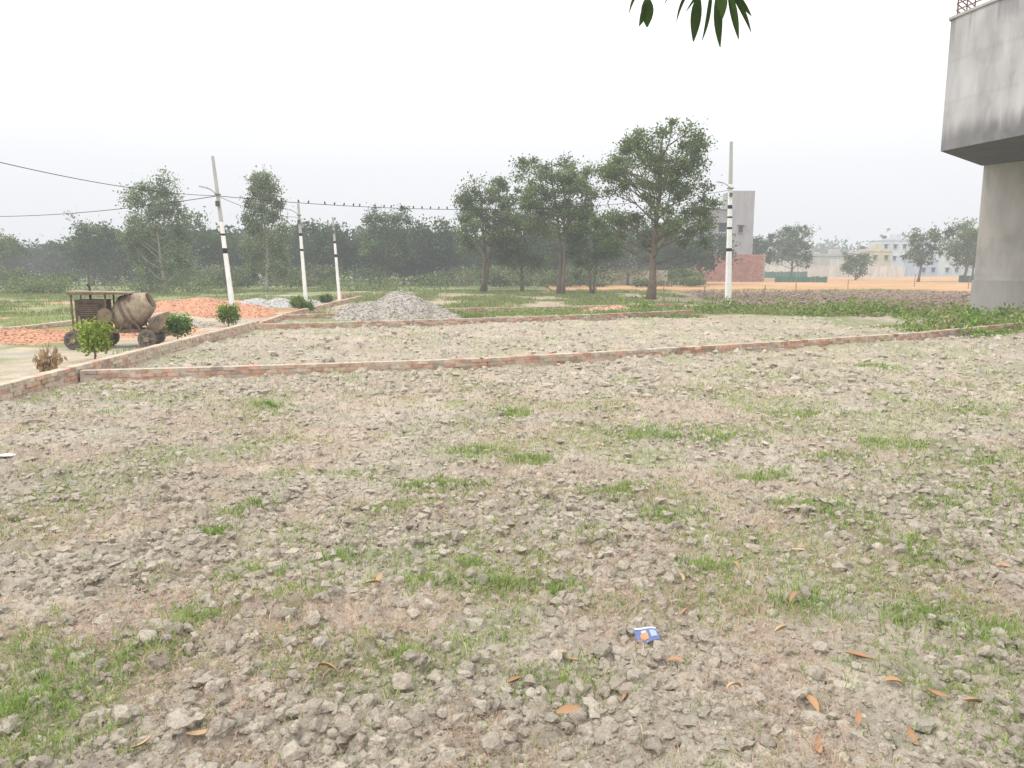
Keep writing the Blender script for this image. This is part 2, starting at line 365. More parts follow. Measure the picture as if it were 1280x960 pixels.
# generic tree ------------------------------------------------
def tree(name,x,y,H,cr,cb,nclump,nleaf,ls,col,tr=.2,seed=1,droop=0,trunks=1,shape='round',lean=0.,clump=.75,bark=(.15,.12,.09)):
    rs=np.random.default_rng(seed);A=Acc();ends=[]
    def crown_r(t):
        t=np.clip(t,0,1)
        if shape=='round': return cr*np.sqrt(np.clip(1-((t-.45)/.56)**2,.02,1))
        if shape=='tall': return cr*(np.clip(1-((t-.4)/.62)**2,.02,1))**.7
        return cr*(1-t)**.6
    axes=[]
    for k in range(trunks):
        off=(k-(trunks-1)/2)*1.0
        n=9;t=np.linspace(0,1,n);j=np.cumsum(rs.normal(0,.035*H/n*2,(n,2)),0);j[0]=0
        hh=H*(.88 if k==0 else .78)
        px=x+off*.25+t**1.3*off*cr*.45+j[:,0]+lean*t*H;py=y+j[:,1];pz=-.15+t*hh
        P=np.stack([px,py,pz],-1);axes.append(P)
        A.tube(P,tr*(1-.85*t)*(1 if trunks==1 else .8)*(1+.5*np.exp(-t*18)),np.array(bark)*(.9+.3*rs.random()),8)
    nl=int(10+nclump*.25)
    for i in range(nl):
        P=axes[i%trunks];tt=cb/H+(.9-cb/H)*(i+.5)/nl*.95;tt=min(tt,.95);f=tt*8;a=int(f);s0=P[a]*(1-f+a)+P[min(a+1,8)]*(f-a)
        ang=i*2.4+rs.random();tz=(s0[2]-cb)/(H-cb)
        rr=crown_r(max(tz,.1)+.15)*(.5+.5*rs.random())
        e=s0+np.array([math.cos(ang)*rr,math.sin(ang)*rr,rr*(.55+.5*rs.random())])
        e[2]=min(e[2],H*.97)
        mid=(s0+e)/2+np.array([0,0,-.08*rr])+rs.normal(0,.1*rr,3)*.6
        Q=np.stack([s0,(s0+mid)/2,mid,(mid+e)/2+rs.normal(0,.04*rr,3),e])
        A.tube(Q,tr*.38*(1-tt*.5)*np.array([1,.8,.6,.4,.2]),np.array(bark)*1.05,5)
        ends.append(e);ends.append(mid*.4+e*.6+rs.normal(0,.25*cr,3))
        for q in range(2):
            e2=mid+np.array([math.cos(ang+rs.normal(0,.9)),math.sin(ang+rs.normal(0,.9)),.5])*rr*.6
            A.tube(np.stack([mid,(mid+e2)/2+rs.normal(0,.05*rr,3),e2]),tr*.16*np.array([1,.6,.3]),np.array(bark)*1.05,4);ends.append(e2)
    cs=list(ends)
    ax=axes[0]
    while len(cs)<nclump:
        t=rs.random();a=rs.random()*6.283;r=crown_r(t)*math.sqrt(rs.random())*(.85+.3*rs.random())
        z=cb+t*(H-cb);ct=np.array([x+lean*z,y]) if trunks>1 else ax[min(int(z/H*8),8)][:2]
        cs.append(np.array([ct[0]+math.cos(a)*r,ct[1]+math.sin(a)*r,z]))
    cs=np.array(cs);cs[:,2]=np.minimum(cs[:,2],H-.3*clump)
    m=nleaf//len(cs);cr_=clump*(.45+.75*rs.random(len(cs)))*max(1,cr/4)
    D=R.normal(size=(len(cs),m,3))*.5*cr_[:,None,None]*np.array([1,1,.75+droop])
    P=(cs[:,None]+D)
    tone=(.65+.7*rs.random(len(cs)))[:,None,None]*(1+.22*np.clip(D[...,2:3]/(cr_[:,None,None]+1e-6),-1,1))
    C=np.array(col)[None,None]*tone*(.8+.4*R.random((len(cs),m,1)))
    P=P.reshape(-1,3);C=C.reshape(-1,3);kk=P[:,2]>.1;P=P[kk];C=C[kk]
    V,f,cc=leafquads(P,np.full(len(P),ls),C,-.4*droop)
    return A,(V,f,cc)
def single_tree(name,*a,**k):
    e=empty(name);A,(V,f,c)=tree(name,*a,**k)
    A.build("trunk_and_limbs",M_bark,True,e);mk("foliage",V,[f],c,M_leaf,False,e);return e
G1=(.135,.18,.07);G2=(.14,.185,.08)
single_tree("shade_tree",9.7,54,12.9,3.9,2.8,110,26000,.17,G1,.28,11,clump=.76,lean=.0)
single_tree("shade_tree",4.1,65,12.6,3.0,5.6,66,15500,.19,G1,.24,12,trunks=2,clump=.76)
single_tree("shade_tree",-2.6,70,11.1,3.2,3.2,74,15500,.20,G2,.24,13,trunks=2,clump=.8)
single_tree("shade_tree",1.0,74,8.6,2.9,1.4,56,10500,.22,G2,.16,14,clump=.9)
single_tree("small_tree",6.9,66,6.9,2.4,2.2,44,8500,.19,(.11,.17,.055),.14,15,trunks=2,clump=.8)
single_tree("eucalyptus_tree",-22.9,72,13.3,2.0,1.0,90,14000,.20,(.19,.235,.13),.17,16,droop=.5,shape='tall',clump=.64,bark=(.38,.35,.30))
single_tree("eucalyptus_tree",-29.6,66,10.9,2.8,1.0,66,11500,.20,(.18,.225,.13),.16,17,droop=.5,shape='tall',clump=.72,bark=(.38,.35,.30))
single_tree("eucalyptus_tree",-33.2,71,7.2,1.6,1.0,30,4500,.21,(.16,.20,.12),.12,27,droop=.5,shape='tall',clump=.75)
single_tree("field_tree",-15.6,95,9.8,2.9,2.2,50,8000,.26,(.11,.155,.07),.2,18,clump=1.)
single_tree("field_tree",-53,98,8.8,2.2,4.0,26,2600,.24,G2,.18,19,clump=.8)
single_tree("field_tree",-60,92,6.6,2.0,3.2,22,1800,.24,G2,.14,29,clump=.8)
single_tree("field_tree",-68,104,7.4,2.0,3.2,20,1500,.26,G2,.14,39,clump=.8)
single_tree("field_tree",54,150,10.2,4.2,2.0,50,6000,.38,(.12,.17,.07),.25,20,clump=1.1)
single_tree("field_tree",47,146,9.6,2.0,3,25,2500,.36,(.08,.12,.05),.2,21,clump=.9)
single_tree("field_tree",69,118,9.7,3.4,2.2,40,5000,.32,(.14,.19,.08),.22,22,clump=1.0)
single_tree("field_tree",65,124,9.0,2.3,2.5,26,3000,.32,(.12,.16,.07),.2,23,clump=.9)
single_tree("field_tree",76,128,8.2,2.8,2.0,28,3500,.32,(.14,.19,.08),.2,24,clump=1.0)
single_tree("field_tree",62,140,4.6,2.4,.6,24,2500,.34,(.13,.18,.07),.14,25,clump=.9)
VV=[];FF=[];CC=[];TB=Acc();o=0
rs=random.Random(4)
def put(x,y,H,cr,n,ls,col,cl,cb=.15):
    global o
    A,(V,f,c)=tree("t",x,y,H,cr,H*cb,18,n,ls,col,.16,rs.randint(0,9999),clump=cl)
    VV.append(V);FF.append(f+o);CC.append(c);o+=len(V)
    TB.V+=A.V;TB.C+=A.C
    for kf,fl in A.F.items(): TB.F.setdefault(kf,[]).extend([q+TB.n for q in fl])
    TB.n+=A.n
xx=-60.
while xx<27:
    D=rs.uniform(98,122)
    H=rs.uniform(5.6,9.8)
    if xx>-12: H*=.93
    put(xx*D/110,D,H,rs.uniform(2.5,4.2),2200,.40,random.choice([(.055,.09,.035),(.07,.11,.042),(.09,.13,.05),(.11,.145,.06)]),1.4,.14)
    xx+=rs.uniform(1.8,3.0)
xx=-92.
while xx<30:
    D=rs.uniform(130,148)
    H=rs.uniform(5.5,9.8) if xx>-74 else rs.uniform(4,6.5)
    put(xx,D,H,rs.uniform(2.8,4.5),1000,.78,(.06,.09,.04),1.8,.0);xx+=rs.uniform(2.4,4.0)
for i in range(22):
    put(rs.uniform(-150,-90),rs.uniform(140,200),rs.uniform(4,9),rs.uniform(2.5,4),700,.6,(.09,.11,.06),1.4,.2)
mk("distant_trees",np.concatenate(VV),[np.concatenate(FF)],np.concatenate(CC),M_leaf,False)
TB.build("distant_tree_trunks",M_bark,True)
VV=[];FF=[];CC=[];TB=Acc();o=0
for i in range(120):
    D=rs.uniform(270,420);put(rs.uniform(-1.,1.)*D,D,rs.uniform(7,15),rs.uniform(5,9),420,1.5,(.10,.135,.07),3.0,.0)
mk("horizon_trees",np.concatenate(VV),[np.concatenate(FF)],np.concatenate(CC),M_leaf,False)
VV=[];FF=[];CC=[];TB=Acc();o=0
for i in range(130):
    D=rs.uniform(84,104);xb=rs.uniform(-1.0,.24)*D
    hb=rs.uniform(.6,2.6);put(xb,D,hb,rs.uniform(1.0,2.4),400,.28,random.choice([(.09,.13,.05),(.13,.165,.065),(.17,.18,.09)]),.85,.0)
mk("undergrowth",np.concatenate(VV),[np.concatenate(FF)],np.concatenate(CC),M_leaf,False)
n=260;x=np.concatenate([R.normal(-40,1.6,90),R.normal(-30,4,80),R.normal(-14,3.5,90)]);y=np.concatenate([R.normal(66,1.,90),R.normal(70,2,80),R.normal(76,2,90)])
weed_patch("field_bushes",x,y,.4+1.2*R.random(n),.2,[(.16,.21,.085),(.21,.25,.11)],26,.35)
# ------------------------------------------------------------------ brick walls
BC=np.array([(.50,.29,.21),(.54,.33,.25),(.45,.25,.18),(.53,.40,.32),(.50,.44,.36),(.40,.23,.17),(.34,.30,.26)])
def brickwall(name,pts,courses,depth=.23,pale=0.,cap=None,bh=.072,seed=1):
    A=Acc();rs=random.Random(seed)
    for (x0,y0),(x1,y1) in zip(pts[:-1],pts[1:]):
        Ln=math.hypot(x1-x0,y1-y0);ang=math.atan2(y1-y0,x1-x0);ux,uy=(x1-x0)/Ln,(y1-y0)/Ln
        H=courses*(bh+.010)
        A.box(((x0+x1)/2,(y0+y1)/2,H/2-.09),(Ln+depth*.6,depth-.03,H+.16),(.50,.44,.35),ang)
        for c in range(-1,courses):
            s=-(c%2)*.12
            while s<Ln:
                L1=.232;gapp=rs.random()<(.12 if c==courses-1 else .01)
                if not gapp:
                    col=BC[rs.randrange(len(BC))]*(.8+.4*rs.random())
                    q=float(fbm(np.array([(x0+ux*s)/1.5]),np.array([(y0+uy*s)/1.5+c*.25]),2,333)[0])
                    pp=min(1,max(0,pale+rs.uniform(-.25,.3)+(q-.5)*1.6))
                    col=col*(1-pp)+np.array([.54,.46,.36])*pp
                    cs=s+L1/2
                    A.box((x0+ux*cs+rs.uniform(-.008,.008),y0+uy*cs+rs.uniform(-.008,.008),c*(bh+.01)+bh/2+.004+rs.uniform(-.005,.005)),(L1-.018,depth+rs.uniform(-.02,.02),bh-.006),col,ang+rs.uniform(-.03,.03),0,rs.uniform(-.015,.015))
                s+=L1
    return A.build(name,M_brick)
brickwall("brick_boundary_wall",[(leftwall_x(v)-.1,v) for v in (5,9,14.8,20,27.6)],4,.23,.40)
brickwall("brick_plot_wall",[tuple(p) for p in W1],3,.23,.15,seed=2)
brickwall("brick_plot_wall",[(-9.2,27.2),(-5,28.8),(-1.2,30.6),(2.5,32.4),(5.9,34.6),(8.5,36.5)],3,.23,.2,seed=3)
brickwall("brick_plot_wall",[(-9.2,27.6),(-10.0,34),(-10.4,43),(-10.8,55)],3,.23,.2,seed=4)
brickwall("brick_plot_wall",[(-3.4,38),(1,39.3),(6,41.5),(9.5,43)],3,.23,.1,seed=5)
brickwall("brick_plot_wall",[(-9.8,33),(-6.5,34)],3,.23,.1,seed=6)
brickwall("brick_kerb_wall",[(-24,20.5),(-18.5,23.5),(-17.4,27.5),(-17.5,36)],2,.23,.2,seed=7)
A=Acc()
for i in range(60):
    A.box((-12.6+.24*(i%3)+R.uniform(-.01,.01),56+.12*((i//3)%4),.04+.075*(i//12)),(.225,.11,.07),BC[i%6]*1.1)
A.build("brick_stack",M_brick)
# ------------------------------------------------------------------ heaps
def heap(name,cones,col,res=.07,mat=M_gravel,stones=0):
    x0=min(c[0]-c[3] for c in cones)-.2;x1=max(c[0]+c[3] for c in cones)+.2
    y0=min(c[1]-c[3] for c in cones)-.2;y1=max(c[1]+c[3] for c in cones)+.2
    gx,gy=np.meshgrid(np.arange(x0,x1,res),np.arange(y0,y1,res));z=np.full(gx.shape,-1.)
    wob=.35*(fbm(gx/.8,gy/.8,3,12)-.5)
    for cx,cy,h,r in cones:
        d=np.hypot(gx-cx,gy-cy)/r+wob
        z=np.maximum(z,h*(1-np.sqrt(d*d+.02)))
    z=np.maximum(z,-.12)+.05*(fbm(gx/.12,gy/.12,2,15)-.5)
    n=fbm(gx/.3,gy/.3,3,19);c=np.array(col)*(.8+.4*n)[...,None]
    ny,nx=gx.shape;i=(np.arange(ny-1)[:,None]*nx+np.arange(nx-1)[None]).ravel()
    V=np.stack([gx,gy,z],-1).reshape(-1,3);F4=np.stack([i,i+1,i+nx+1,i+nx],-1);C=c.reshape(-1,3)
    if stones:
        k=R.integers(0,len(V),stones);k=k[V[k,2]>-.05];s=.015+.035*R.random(len(k))**2
        sv,sf,scc=scatter_rocks(V[k,0]+R.normal(0,.03,len(k)),V[k,1]+R.normal(0,.03,len(k)),V[k,2]+.01,s,np.array(col)*(.7+.7*R.random((len(k),1))),I1)
        return mk(name,np.concatenate([V,sv]),[F4,sf+len(V)],np.concatenate([C,scc]),mat,False)
    return mk(name,V,[F4],C,mat,False)
heap("gravel_heap",[(-4.9,34.2,1.4,1.9),(-6.2,34.0,.85,1.5),(-7.0,34.2,.7,1.3),(-4.0,34.6,.85,1.6),(-3.2,34.0,.45,1.1)],(.40,.37,.33),stones=6500)
heap("brick_rubble_heap",[(-16.5,41,.75,2.8),(-18.6,41.5,.55,2.6),(-14.2,39.5,.5,2.3),(-13,36,.35,2.0)],(.50,.27,.175),stones=3500)
heap("gravel_heap",[(-13.6,45,.55,1.8),(-15.2,46,.5,1.8),(-12.2,46,.4,1.5)],(.42,.41,.40),stones=1500)
heap("gravel_heap",[(-13.6,30,.5,1.5),(-12.6,29,.3,1.3)],(.42,.39,.35),stones=1500)
heap("gravel_heap",[(-19.6,27,.35,1.8),(-21,27.5,.3,1.8)],(.44,.42,.39),stones=1500)
heap("brick_rubble_heap",[(-15.2,24.5,.16,1.8),(-13.8,26.5,.2,2.0),(-17,25.5,.18,2.0),(-12.8,28,.2,1.6)],(.50,.28,.18),stones=3000)
heap("brick_rubble_heap",[(5.4,39.6,.35,1.2),(4.4,39.6,.25,1)],(.52,.34,.24),stones=600)
# ------------------------------------------------------------------ garden plants along the road
def plant(x,y,H,r,seed,col,name="roadside_shrub",n=2600,ls=.075):
    e=empty(name);A,(V,f,c)=tree("p",x,y,H,r,H*.30,26,n,ls,col,.03,seed,clump=.2,bark=(.2,.15,.1))
    A.build("stems",M_bark,True,e);mk("foliage",V,[f],c,M_leaf,False,e)
plant(-10.0,18.3,1.10,.30,31,(.25,.33,.065));plant(-10.3,23.6,.84,.32,32,(.14,.23,.06));plant(-10.7,29.0,.95,.34,33,(.18,.26,.06))
plant(-11.4,41,.75,.35,34,(.13,.20,.06));plant(-11.2,46.5,.72,.33,35,(.13,.20,.06));plant(-10.3,38.5,.6,.3,36,(.13,.20,.06))
# withered shrub in the same planting row: open bunches of dry upright stalks with a few hanging dead leaves
e=empty("withered_shrub");A=Acc();rw=random.Random(5);cc=[]
for bxo,hb in((-.20,.50),(0.0,.72),(.18,.58)):
    for i in range(10):
        a=rw.random()*6.28;r=rw.uniform(.03,.16);h=hb*rw.uniform(.6,1.05);bx,by=-9.75+bxo*.6+rw.uniform(-.03,.03),16.0+rw.uniform(-.06,.06)
        top=(bx+bxo*.3+math.cos(a)*r*.6,by+math.sin(a)*r*.6,h);end=(bx+bxo*.3+math.cos(a)*r,by+math.sin(a)*r,h-rw.uniform(.02,.14))
        A.tube([(bx,by,-.05),(bx+bxo*.12,by,h*.6),top,end],[.013,.010,.007,.004],(.40,.29,.18),5)
        m=7;t=R.random(m);cc.append(np.stack([bx+(end[0]-bx)*t+R.normal(0,.03,m),by+(end[1]-by)*t+R.normal(0,.03,m),.12+(end[2]-.12)*t],-1))
A.build("stems",M_bark,False,e)
cc=np.concatenate(cc)
V,f,c=leafquads(cc,np.full(len(cc),.12),np.array([.46,.33,.21])*(.55+.7*R.random((len(cc),1))),-3)
mk("dead_leaves",V,[f],c,M_leaf,False,e)
# ------------------------------------------------------------------ poles
def pole(x,y,H,lean,bands,w0=.15,w1=.085,white=.62,arm=None):
    e=empty("utility_pole")
    def seg(z0,z1,col,nm):
        A=Acc()
        t0,t1=z0/H,z1/H;V=[]
        for aa,z in((w0+(w1-w0)*t0,z0),(w0+(w1-w0)*t1,z1)):
            cx=x+lean*z;ch=aa*.25
            for (sx,sy) in((-1,-1),(1,-1),(1,1),(-1,1)):
                V+= [(cx+sx*aa*1.0,y+sy*(aa*.8-ch),z),(cx+sx*(aa*1.0-ch),y+sy*aa*.8,z)] if sx*sy>0 else [(cx+sx*(aa-ch),y+sy*aa*.8,z),(cx+sx*aa,y+sy*(aa*.8-ch),z)]
        F=[(i,(i+1)%8,(i+1)%8+8,i+8) for i in range(8)]
        A.add(V,[F,[tuple(range(8,16))]],col)
        A.build(nm,M_paint,False,e)
    wh=H*white;z=-.2
    for b0,b1 in bands:
        seg(z,b0,(.80,.80,.79) if z<wh else (.60,.60,.59),"painted_shaft");seg(b0,b1,(.03,.03,.035),"black_band");z=b1
    if z<wh: seg(z,wh,(.80,.80,.79),"painted_shaft");z=wh
    seg(z,H,(.42,.42,.41),"bare_shaft")
    A=Acc()
    if arm:
        for (az_,side,ln,rise) in arm:
            cx=x+lean*az_
            A.tube([(cx,y-.1,az_),(cx+side*ln*.5,y-.12,az_+rise*.6),(cx+side*ln,y-.12,az_+rise)],.025,(.35,.35,.36),6)
            A.box((cx+side*(ln+.14),y-.12,az_+rise+.01),(.28,.12,.06),(.45,.46,.48),0,0,-.2*side)
            A.box((cx,y-.0,az_),(w0*1.9,w0*1.9,.05),(.2,.2,.2))
        A.box((x+lean*(arm[0][0]-.35),y-.14,arm[0][0]-.35),(.13,.1,.2),(.1,.1,.1))
        A.build("lamp_bracket",M_steel,False,e)
    return e
pole(-10.75,29.8,6.35,-.078,[(2.75,2.95),(3.42,3.50)],.095,.05,.62,[(4.95,-1,.35,.25)])
pole(-11.2,42,5.6,-.04,[(3.1,3.22),(3.9,4.05)],.10,.06,.7,[(5.0,-1,.4,.28)])
pole(-11.5,51.5,5.5,-.05,[(2.9,3.1),(3.8,3.95)],.10,.06,.7,[(4.9,-1,.3,.2)])
pole(12.05,43,8.95,-.022,[(3.1,3.28),(4.3,4.42),(4.9,5.0),(5.4,5.6)],.17,.075,.75,[(6.5,-1,.5,.3)])
def wire(name,p,q,sag,r=.016,n=30):
    t=np.linspace(0,1,n)[:,None];P=np.array(p)*(1-t)+np.array(q)*t;P[:,2]-=(4*sag*t*(1-t))[:,0]
    A=Acc();A.tube(P,r,(.03,.03,.03),5);A.build(name,M_wire,True);return P
p1=(-11.15,29.8,4.9);pr=(11.9,43,6.4)
P=wire("overhead_wire",p1,pr,.75,.012,60)
wire("overhead_wire",p1,(-12.5,13.5,5.0),.35,.010)
wire("overhead_wire",p1,(-40,50,5.9),.6,.014)
wire("overhead_wire",p1,(-11.6,42,4.9),.2,.010)
wire("overhead_wire",(-11.6,42,4.9),(-12.,51.5,4.8),.2,.010)
A=Acc();tt=[.09,.115,.13,.155,.17,.185,.2,.21,.235,.25,.262,.28,.30,.315,.33,.345,.36]
KB=.72
for t in tt:
    f=t*59;i=int(f);c=P[i]*(1-f+i)+P[i+1]*(f-i);sg=R.choice([-1,1])
    V0,F0=I2;B=V0*np.array([.045,.08,.05])*KB;ang=.5*sg;B2=B.copy();B2[:,1]=B[:,1]*math.cos(ang)-B[:,2]*math.sin(ang);B2[:,2]=B[:,1]*math.sin(ang)+B[:,2]*math.cos(ang)
    A.add(B2+c+np.array([0,0,.085])*KB,[F0],(.035,.03,.03))
    A.add(V0*.034*KB+c+np.array([0,.055*sg,.14])*KB,[F0],(.03,.03,.03))
    A.box(tuple(c+np.array([0,-.11*sg,.03])*KB),(.025,.09,.01),(.03,.03,.03),0,.5*sg)
    A.box(tuple(c+np.array([0,.10*sg,.14])*KB),(.006,.025,.006),(.2,.15,.05))
    for s in(-.012,.012):A.box(tuple(c+np.array([s,0,.028])*KB),(.005,.005,.04),(.1,.07,.05))
A.build("bird_flock",M_wire,True)
# ------------------------------------------------------------------ concrete mixer
def lathe(A,prof,c,axis,col,n=20):
    c=np.array(c,float);ax=np.array(axis,float);ax/=np.linalg.norm(ax);u=np.cross(ax,[0,1,0]) if abs(ax[1])<.9 else np.cross(ax,[1,0,0]);u/=np.linalg.norm(u);v=np.cross(ax,u)
    th=np.arange(n)/n*2*math.pi;V=[]
    for r,h in prof:
        V.append(c+ax*h+r*(np.cos(th)[:,None]*u+np.sin(th)[:,None]*v))
    V=np.concatenate(V);F=[(i*n+j,i*n+(j+1)%n,(i+1)*n+(j+1)%n,(i+1)*n+j) for i in range(len(prof)-1) for j in range(n)]
    A.add(V,[F],col)
mixr=empty("concrete_mixer")
BR=(.17,.115,.08);DK=(.06,.055,.05);CM=(.33,.265,.195)
A=Acc()
for yy in(-.42,.42):
    A.box((0,yy,.50),(2.55,.07,.10),BR)
for xx_ in(-1.15,-.5,.15,1.1): A.box((xx_,0,.485),(.07,.77,.08),BR)
for xx_ in(-.45,.95):
    A.box((xx_,0,.30),(.09,1.0,.09),BR)
    for yy in(-.38,.38): A.box((xx_,yy,.40),(.12,.06,.12),BR)
A.tube([(1.2,0,.48),(1.6,0,.36),(1.75,0,.30)],.035,BR,6)
for yy in(-.40,.40): A.box((-1.15,yy,.24),(.06,.06,.5),BR)
A.build("chassis",M_steel,False,mixr)
A=Acc()
for xx_ in(-.45,.95,-1.15):
    for yy in(-.58,.58):
        lathe(A,[(.02,-.07),(.10,-.075),(.12,-.04),(.18,-.04),(.19,-.07),(.255,-.065),(.275,-.03),(.275,.03),(.255,.065),(.19,.07),(.18,.04),(.12,.04),(.10,.075),(.02,.07)],(xx_,yy,.275),(0,1,0),(.13,.115,.10),22)
        for sgn in(-1,1): lathe(A,[(.001,0),(.085,0),(.085,.02)],(xx_,yy+sgn*.078,.275),(0,sgn,0),(.34,.26,.18),10)
        for s in range(5):
            an=s*1.257;A.box((xx_+.15*math.cos(an),yy-.045,.275+.15*math.sin(an)),(.10,.02,.03),(.32,.24,.16),0,0,-an)
A.build("wheels",M_steel,False,mixr)
A=Acc()
A.box((-.70,0,1.0),(.85,.66,.82),(.14,.095,.07));
A.box((-.70,-.345,1.12),(.62,.02,.42),(.09,.07,.055));A.box((-1.02,-.35,.8),(.06,.02,.3),(.3,.22,.15))
for k in range(6):A.box((-.70,-.365,.96+.06*k),(.55,.02,.018),(.2,.15,.11))
for xx_ in(-1.18,-.22,.45):
    for yy in(-.42,.42):A.box((xx_,yy,1.05),(.045,.045,1.08),BR)
A.box((-.40,0,1.625),(1.78,1.02,.035),(.30,.245,.185),0,0,.03)
for k in range(9):A.box((-1.2+.2*k,0,1.645-.006*k),(.03,1.03,.02),(.25,.2,.16),0,0,.03)
A.box((-.40,-.51,1.59),(1.7,.03,.06),BR);A.tube([(-.8,.1,1.4),(-.8,.1,1.75),(-.86,.1,1.85)],.035,DK,8)
lathe(A,[(.01,0),(.2,0),(.22,.02),(.22,.07),(.2,.09),(.01,.09)],(-.25,-.40,.95),(0,-1,0),(.2,.15,.1),18)
A.build("engine_housing",M_steel,False,mixr)
A=Acc()
dax=(.75,-.1,.40)
lathe(A,[(.02,-.60),(.30,-.58),(.34,-.50),(.50,-.22),(.51,0),(.50,.18),(.33,.55),(.27,.68),(.25,.68),(.30,.5),(.4,.2)],(.42,0,1.05),dax,CM,26)
lathe(A,[(.51,-.12),(.55,-.12),(.55,-.04),(.51,-.04)],(.42,0,1.05),dax,(.15,.115,.09),30)
lathe(A,[(.50,.08),(.53,.08),(.53,.14),(.50,.14)],(.42,0,1.05),dax,(.22,.17,.13),30)
A.build("mixing_drum",M_steel,True,mixr)
A=Acc()
for yy in(-.47,.47):
    A.tube([(.15,yy,.52),(.42,yy,1.05),(.75,yy,.52)],.03,BR,6)
V=[(.95,-.38,.85),(1.45,-.45,1.02),(1.45,.45,1.02),(.95,.38,.85),(.95,-.26,.55),(1.22,-.26,.5),(1.22,.26,.5),(.95,.26,.55)]
A.add(V,[[(4,5,1,0),(5,6,2,1),(6,7,3,2),(7,4,0,3),(7,6,5,4)]],(.31,.255,.19))
A.tube([(.9,-.45,.55),(1.3,-.47,.95)],.025,BR,6);A.tube([(.9,.45,.55),(1.3,.47,.95)],.025,BR,6)
A.build("loading_hopper",M_steel,False,mixr)
mixr.location=(-11.0,21.5,.0);mixr.rotation_euler=(0,0,math.radians(12));mixr.scale=(.88,.95,.95)
# ------------------------------------------------------------------ near concrete house at right
house=empty("concrete_house")
def prism(A,poly,z0,z1,col):
    n=len(poly);V=[(p[0],p[1],z0) for p in poly]+[(p[0],p[1],z1) for p in poly]
    A.add(V,[[(i,(i+1)%n,(i+1)%n+n,i+n) for i in range(n)],[tuple(range(n,2*n))],[tuple(range(n-1,-1,-1))]],col)
def wallgrid(A,p,q,z0,z1,colfn,res=.25):
    Ln=math.hypot(q[0]-p[0],q[1]-p[1]);nu=max(2,int(Ln/res));nv=max(2,int((z1-z0)/res))
    s,t=np.meshgrid(np.linspace(0,1,nu),np.linspace(0,1,nv))
    V=np.stack([p[0]+(q[0]-p[0])*s,p[1]+(q[1]-p[1])*s,z0+(z1-z0)*t],-1).reshape(-1,3)
    i=(np.arange(nv-1)[:,None]*nu+np.arange(nu-1)[None]).ravel()
    A.add(V,[np.stack([i,i+1,i+nu+1,i+nu],-1)],colfn(s*Ln,z0+(z1-z0)*t).reshape(-1,3))
PL=np.array([.43,.42,.43])
def weather(base,zlow,zhi):
    def f(l,z):
        n=fbm(l/.5,z/1.6,4,200);st=fbm(l/.22,z/3.0,3,210)
        c=base*(.82+.36*n)[...,None]
        d=(1-ss(0,.9,(z-zlow)-.7*st))*.85+.55*ss(.55,.75,st)*(1-ss(0,1.6,zhi-z))
        d=d+.22*ss(.52,.66,fbm(l/1.2,z/1.2,4,220))
        for zj in(zlow+1.9,zlow+3.6): d=d+.16*np.exp(-((z-zj-.05*st)/.05)**2)
        return c*(1-.62*np.clip(d,0,1))[...,None]
    return f
ua,ub=(18.35,34.),(22.95,38.7)
up=[ua,(21.2,20.),(34,20.),(34,38.7),ub]
A=Acc();Z0,Z1=7.14,12.45
for p,q in zip(up,up[1:]+up[:1]): wallgrid(A,p,q,Z0,Z1,weather(PL,Z0,Z1),.08)
A.build("upper_storey_walls",M_plaster,True,house)
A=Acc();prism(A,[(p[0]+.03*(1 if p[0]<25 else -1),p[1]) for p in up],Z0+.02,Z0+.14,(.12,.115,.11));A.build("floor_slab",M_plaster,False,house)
A=Acc();prism(A,[(18.27,34.05),(21.12,19.9),(34.1,19.9),(34.1,38.8),(22.93,38.8)],Z1,Z1+.10,(.40,.39,.38));A.build("roof_slab",M_plaster,False,house)
A=Acc();lw=[(23.0,38.6),(29.0,27.2),(33.8,27.2),(33.8,38.6)]
for p,q in zip(lw,lw[1:]+lw[:1]): wallgrid(A,p,q,-.1,Z0,weather(np.array([.45,.42,.395]),-.1,Z0),.12)
A.build("lower_storey_walls",M_plaster,True,house)
A=Acc();prism(A,[(22.93,38.65),(28.95,27.12),(33.85,27.12),(33.85,38.65)],-.1,1.6,(.36,.34,.325));A.build("plinth_band",M_plaster,False,house)
A=Acc()
rl=np.array([ua,(21.2,20.)]);
for s in np.linspace(0.01,.98,16):
    px,py=rl[0]*(1-s)+rl[1]*s
    A.box((px+.14,py,Z1+.6),(.04,.04,1.0),(.16,.10,.08))
for z in(.35,.6,.85,1.08):
    A.tube([(ua[0]+.14,ua[1]-.1,Z1+z),(21.3,20.3,Z1+z)],.025,(.17,.10,.08),6)
for s in np.linspace(0.02,.98,6):
    A.box((ua[0]+.14+(ub[0]-ua[0])*s,ua[1]-.1+(ub[1]-ua[1])*s,Z1+.6),(.04,.04,1.0),(.16,.1,.08))
for z in(.35,.6,.85,1.08): A.tube([(ua[0]+.14,ua[1]-.1,Z1+z),(ub[0]+.14,ub[1]-.1,Z1+z)],.025,(.17,.1,.08),6)
A.build("roof_railing",M_steel,False,house)
A=Acc();bx,by=24.15,36.4
A.tube([(bx,by,6.75),(bx-.2,by-.05,6.85),(bx-.3,by-.1,6.75)],.025,DK,6);lathe(A,[(.02,0),(.06,-.02),(.15,-.22),(.13,-.23)],(bx-.3,by-.1,6.78),(0,0,1),DK,14)
A.build("wall_lamp",M_steel,False,house)
